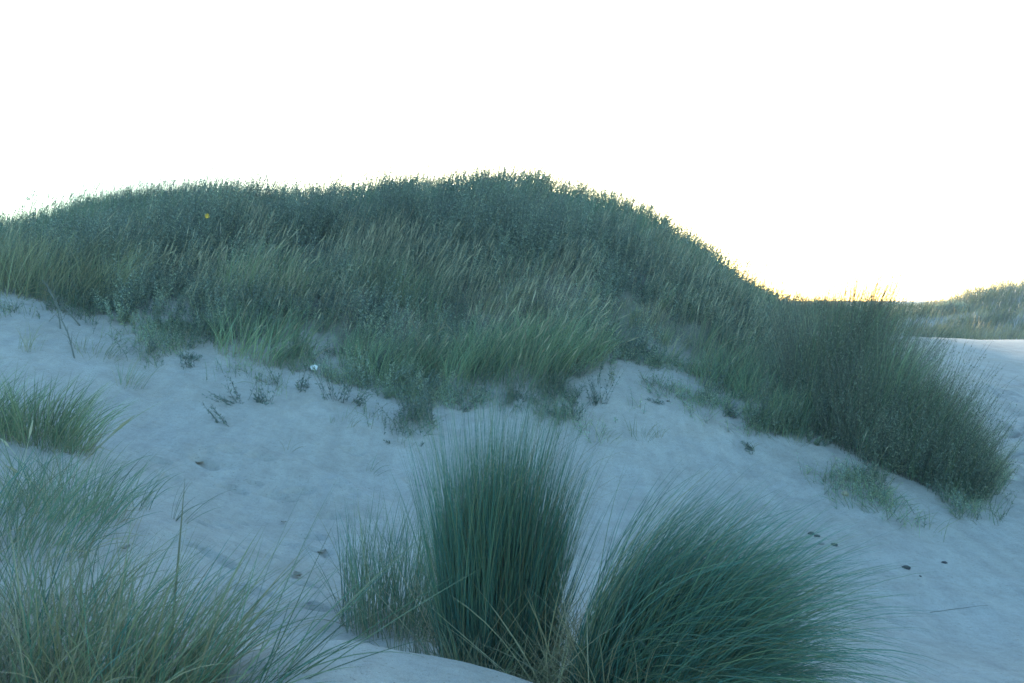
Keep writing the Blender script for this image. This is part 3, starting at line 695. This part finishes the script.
# dry leaves and bits
mdry = plain("dry leaf", (.24, .20, .15), .8, .3)
def dleaf(px, py, s, lab, seed):
    cx, cy, cz = P(px, py); r = np.random.default_rng(seed); a = r.uniform(0, 3); n = 7
    V = []
    for i in range(n):
        t = i/(n-1); wd = math.sin(math.pi*t)**.7*.28*s+.001; u = (t-.5)*s
        for sgn, up in ((-1, .10), (0, 0), (1, .12)):
            lx, ly = u, sgn*wd; z = up*s+.12*s*(t-.5)**2*4+.01
            V.append((lx*math.cos(a)-ly*math.sin(a), lx*math.sin(a)+ly*math.cos(a), z))
    Fq = [(i*3+j, i*3+j+1, (i+1)*3+j+1, (i+1)*3+j) for i in range(n-1) for j in range(2)]
    me = bpy.data.meshes.new("dry_leaf"); me.from_pydata(V, [], Fq); me.materials.append(mdry)
    for p_ in me.polygons: p_.use_smooth = True
    o = bpy.data.objects.new("dry_leaf", me); COL.objects.link(o); o.location = (cx, cy, cz)
    sm = o.modifiers.new("thickness", 'SOLIDIFY'); sm.thickness = .002
    tag(o, lab, "dry leaf", "dry leaves in the hollow")
for i, (px, py, s, lab) in enumerate([
 (200,467,.10,"pale brown dry leaf high in the trodden hollow left"),(126,552,.06,"reddish dry leaf half hidden by the left tussock blades"),
 (284,523,.04,"tiny dark leaf in the middle of the trodden hollow"),(322,551,.07,"dark dry leaf in the lower hollow left of the tall tussock"),
 (298,578,.08,"dry leaf lowest in the trodden hollow"),]):
    dleaf(px, py, s, lab, 80+i)
# fallen blade on the smooth sand at the right
a = P(930, 612); b = P(988, 608); t_ = [tuple(np.array(a)+(np.array(b)-np.array(a))*s+np.array([0, .03*math.sin(3*s), 0])) for s in np.linspace(0, 1, 12)]
t_ = [(x_, y_, H1(x_, y_)+.003) for x_, y_, z_ in t_]
o = build("fallen_grass_blade", [tube(t_, .0016, .0008, 5)], M['stem'], loc=a); tag(o, "single thin grass blade lying on the smooth right sand", "grass blade")
# yellow flower
cx, cy, cz = P(207, 262)
t = thing("yellow_flower", (cx, cy, cz), "single yellow flower sticking out of the shrubs near the left crest", "flower")
hz = .60
build("stalk", [tube([(cx, cy, cz), (cx+.01, cy-.03, cz+hz*.5), (cx+.03, cy-.05, cz+hz)], .003, .002)], M['grass'], t, (cx, cy, cz))
my = plain("yellow petal", (.75, .45, .03), .6)
V = []; Fq = []
for k in range(10):
    a = k*.628; c, s = math.cos(a), math.sin(a); o_ = np.array([cx+.03, cy-.05, cz+hz]); e = np.array([c, -.35, s]); f = np.array([-s, 0, c])
    V += [o_, o_+e*.02-f*.009, o_+e*.036, o_+e*.02+f*.009]; Fq.append((4*k, 4*k+1, 4*k+2, 4*k+3))
build("petals", [(np.array(V), np.array(Fq), np.tile([.5, .5, .5], (len(V), 1)))], my, t, (cx, cy, cz))

# ------------------------------------------------------------ far dunes
def fscatter(n, x0, x1, y0, y1, dens):
    out = []; tot = 0
    while tot < n:
        x = rng.uniform(x0, x1, n*2); y = rng.uniform(y0, y1, n*2); k = rng.random(n*2) < dens(x, y); out.append(np.stack([x[k], y[k]], -1)); tot += k.sum()
    o = np.concatenate(out)[:n]; return o[:, 0], o[:, 1]
sandhole = lambda x, y: np.exp(-((x-16.2)/1.6)**2-((y-39.5)/2.2)**2)
N = 60000
x, y = fscatter(N, 8, 40, 33, 56, lambda x, y: sstep(.34, .55, fbm(x*.45, y*.45, 55))*(1-sandhole(x, y))*.9+.12*(1-sandhole(x, y)))
c = fbm(x*.35, y*.35, 66)
g = build("far_dune_grass", [blades(on_ground(x, y), rng.uniform(.3, .75, N)*(.15+1.9*fbm(x*.7, y*.7, 67, 3)**1.5), rng.uniform(.014, .026, N), WIND+rng.normal(0, .9, N), np.abs(rng.normal(.2, .2, N)), rng.uniform(.2, 1.2, N), np.clip((c-.42)*2.6+.35+rng.normal(0, .15, N), 0, 1), 3, 1.3)], M['far'])
tag(g, "warm toned tufted grass covering the far dune at the right", "grass", kind="stuff")
N = 14000
x, y = fscatter(N, -45, 9, 30, 62, lambda x, y: sstep(.4, .6, fbm(x*.3, y*.3, 58)))
g = build("distant_grass", [blades(on_ground(x, y), rng.uniform(.4, .9, N), rng.uniform(.025, .04, N), WIND+rng.normal(0, .9, N), np.abs(rng.normal(.2, .2, N)), rng.uniform(.2, 1.2, N), np.clip(rng.normal(.4, .25, N), 0, 1), 3, 1.3)], M['far'])
tag(g, "grass on the dunes beyond the crest", "grass", kind="stuff")
# shrubs on the far dune
for px, dd, h, lab in [(972,46.5,.9,"dark round shrub at the notch of the far dune's crest line"),(1008,45,1.1,"broad shrub on the far dune under its highest part"),(950,42,.7,"low shrub on the far dune beside the pale sand patch"),(1060,46,1.0,"shrub on the far dune beyond the right edge")]:
    X0 = (px-512)/F*dd; n = 170
    a = rng.uniform(0, 6.283, n); r = np.sqrt(rng.random(n)); x = X0+np.cos(a)*r*h; y = dd+np.sin(a)*r*h; b0 = (X0, dd, H1(X0, dd))
    t = thing("far_shrub", b0, lab, "shrub", "shrubs on the far dune")
    lf, s1, s2 = leaves(on_ground(x, y), h*(1-.4*r**2)*rng.uniform(.6, 1, n), rng.uniform(0, 6.28, n), r*.5, rng.uniform(0, .4, n), 22, .10, np.clip(rng.normal(.5, .2, n), 0, 1), 4, stemw=.012)
    build("foliage", [lf], M['willow'], t, b0); build("stems", [s1, s2], M['stem'], t, b0)

# ------------------------------------------------------------ added mist volume that lifts the darks like lens veil
import bmesh
bm = bmesh.new(); bmesh.ops.create_cube(bm, size=1)
for v in bm.verts: v.co = (v.co.x*300, v.co.y*300+40, v.co.z*14+2.0)
me = bpy.data.meshes.new("veil_haze"); bm.to_mesh(me); bm.free()
hz_ = bpy.data.objects.new("veil_haze", me); COL.objects.link(hz_); tag(hz_, kind="stuff")
m = bpy.data.materials.new("veil_haze"); m.use_nodes = True; n = m.node_tree; n.nodes.clear()
pv = n.nodes.new("ShaderNodeVolumePrincipled"); pv.inputs["Density"].default_value = .0021; pv.inputs["Color"].default_value = (.72, .93, 1, 1); pv.inputs["Anisotropy"].default_value = .0
on = n.nodes.new("ShaderNodeOutputMaterial"); n.links.new(pv.outputs[0], on.inputs["Volume"]); me.materials.append(m)
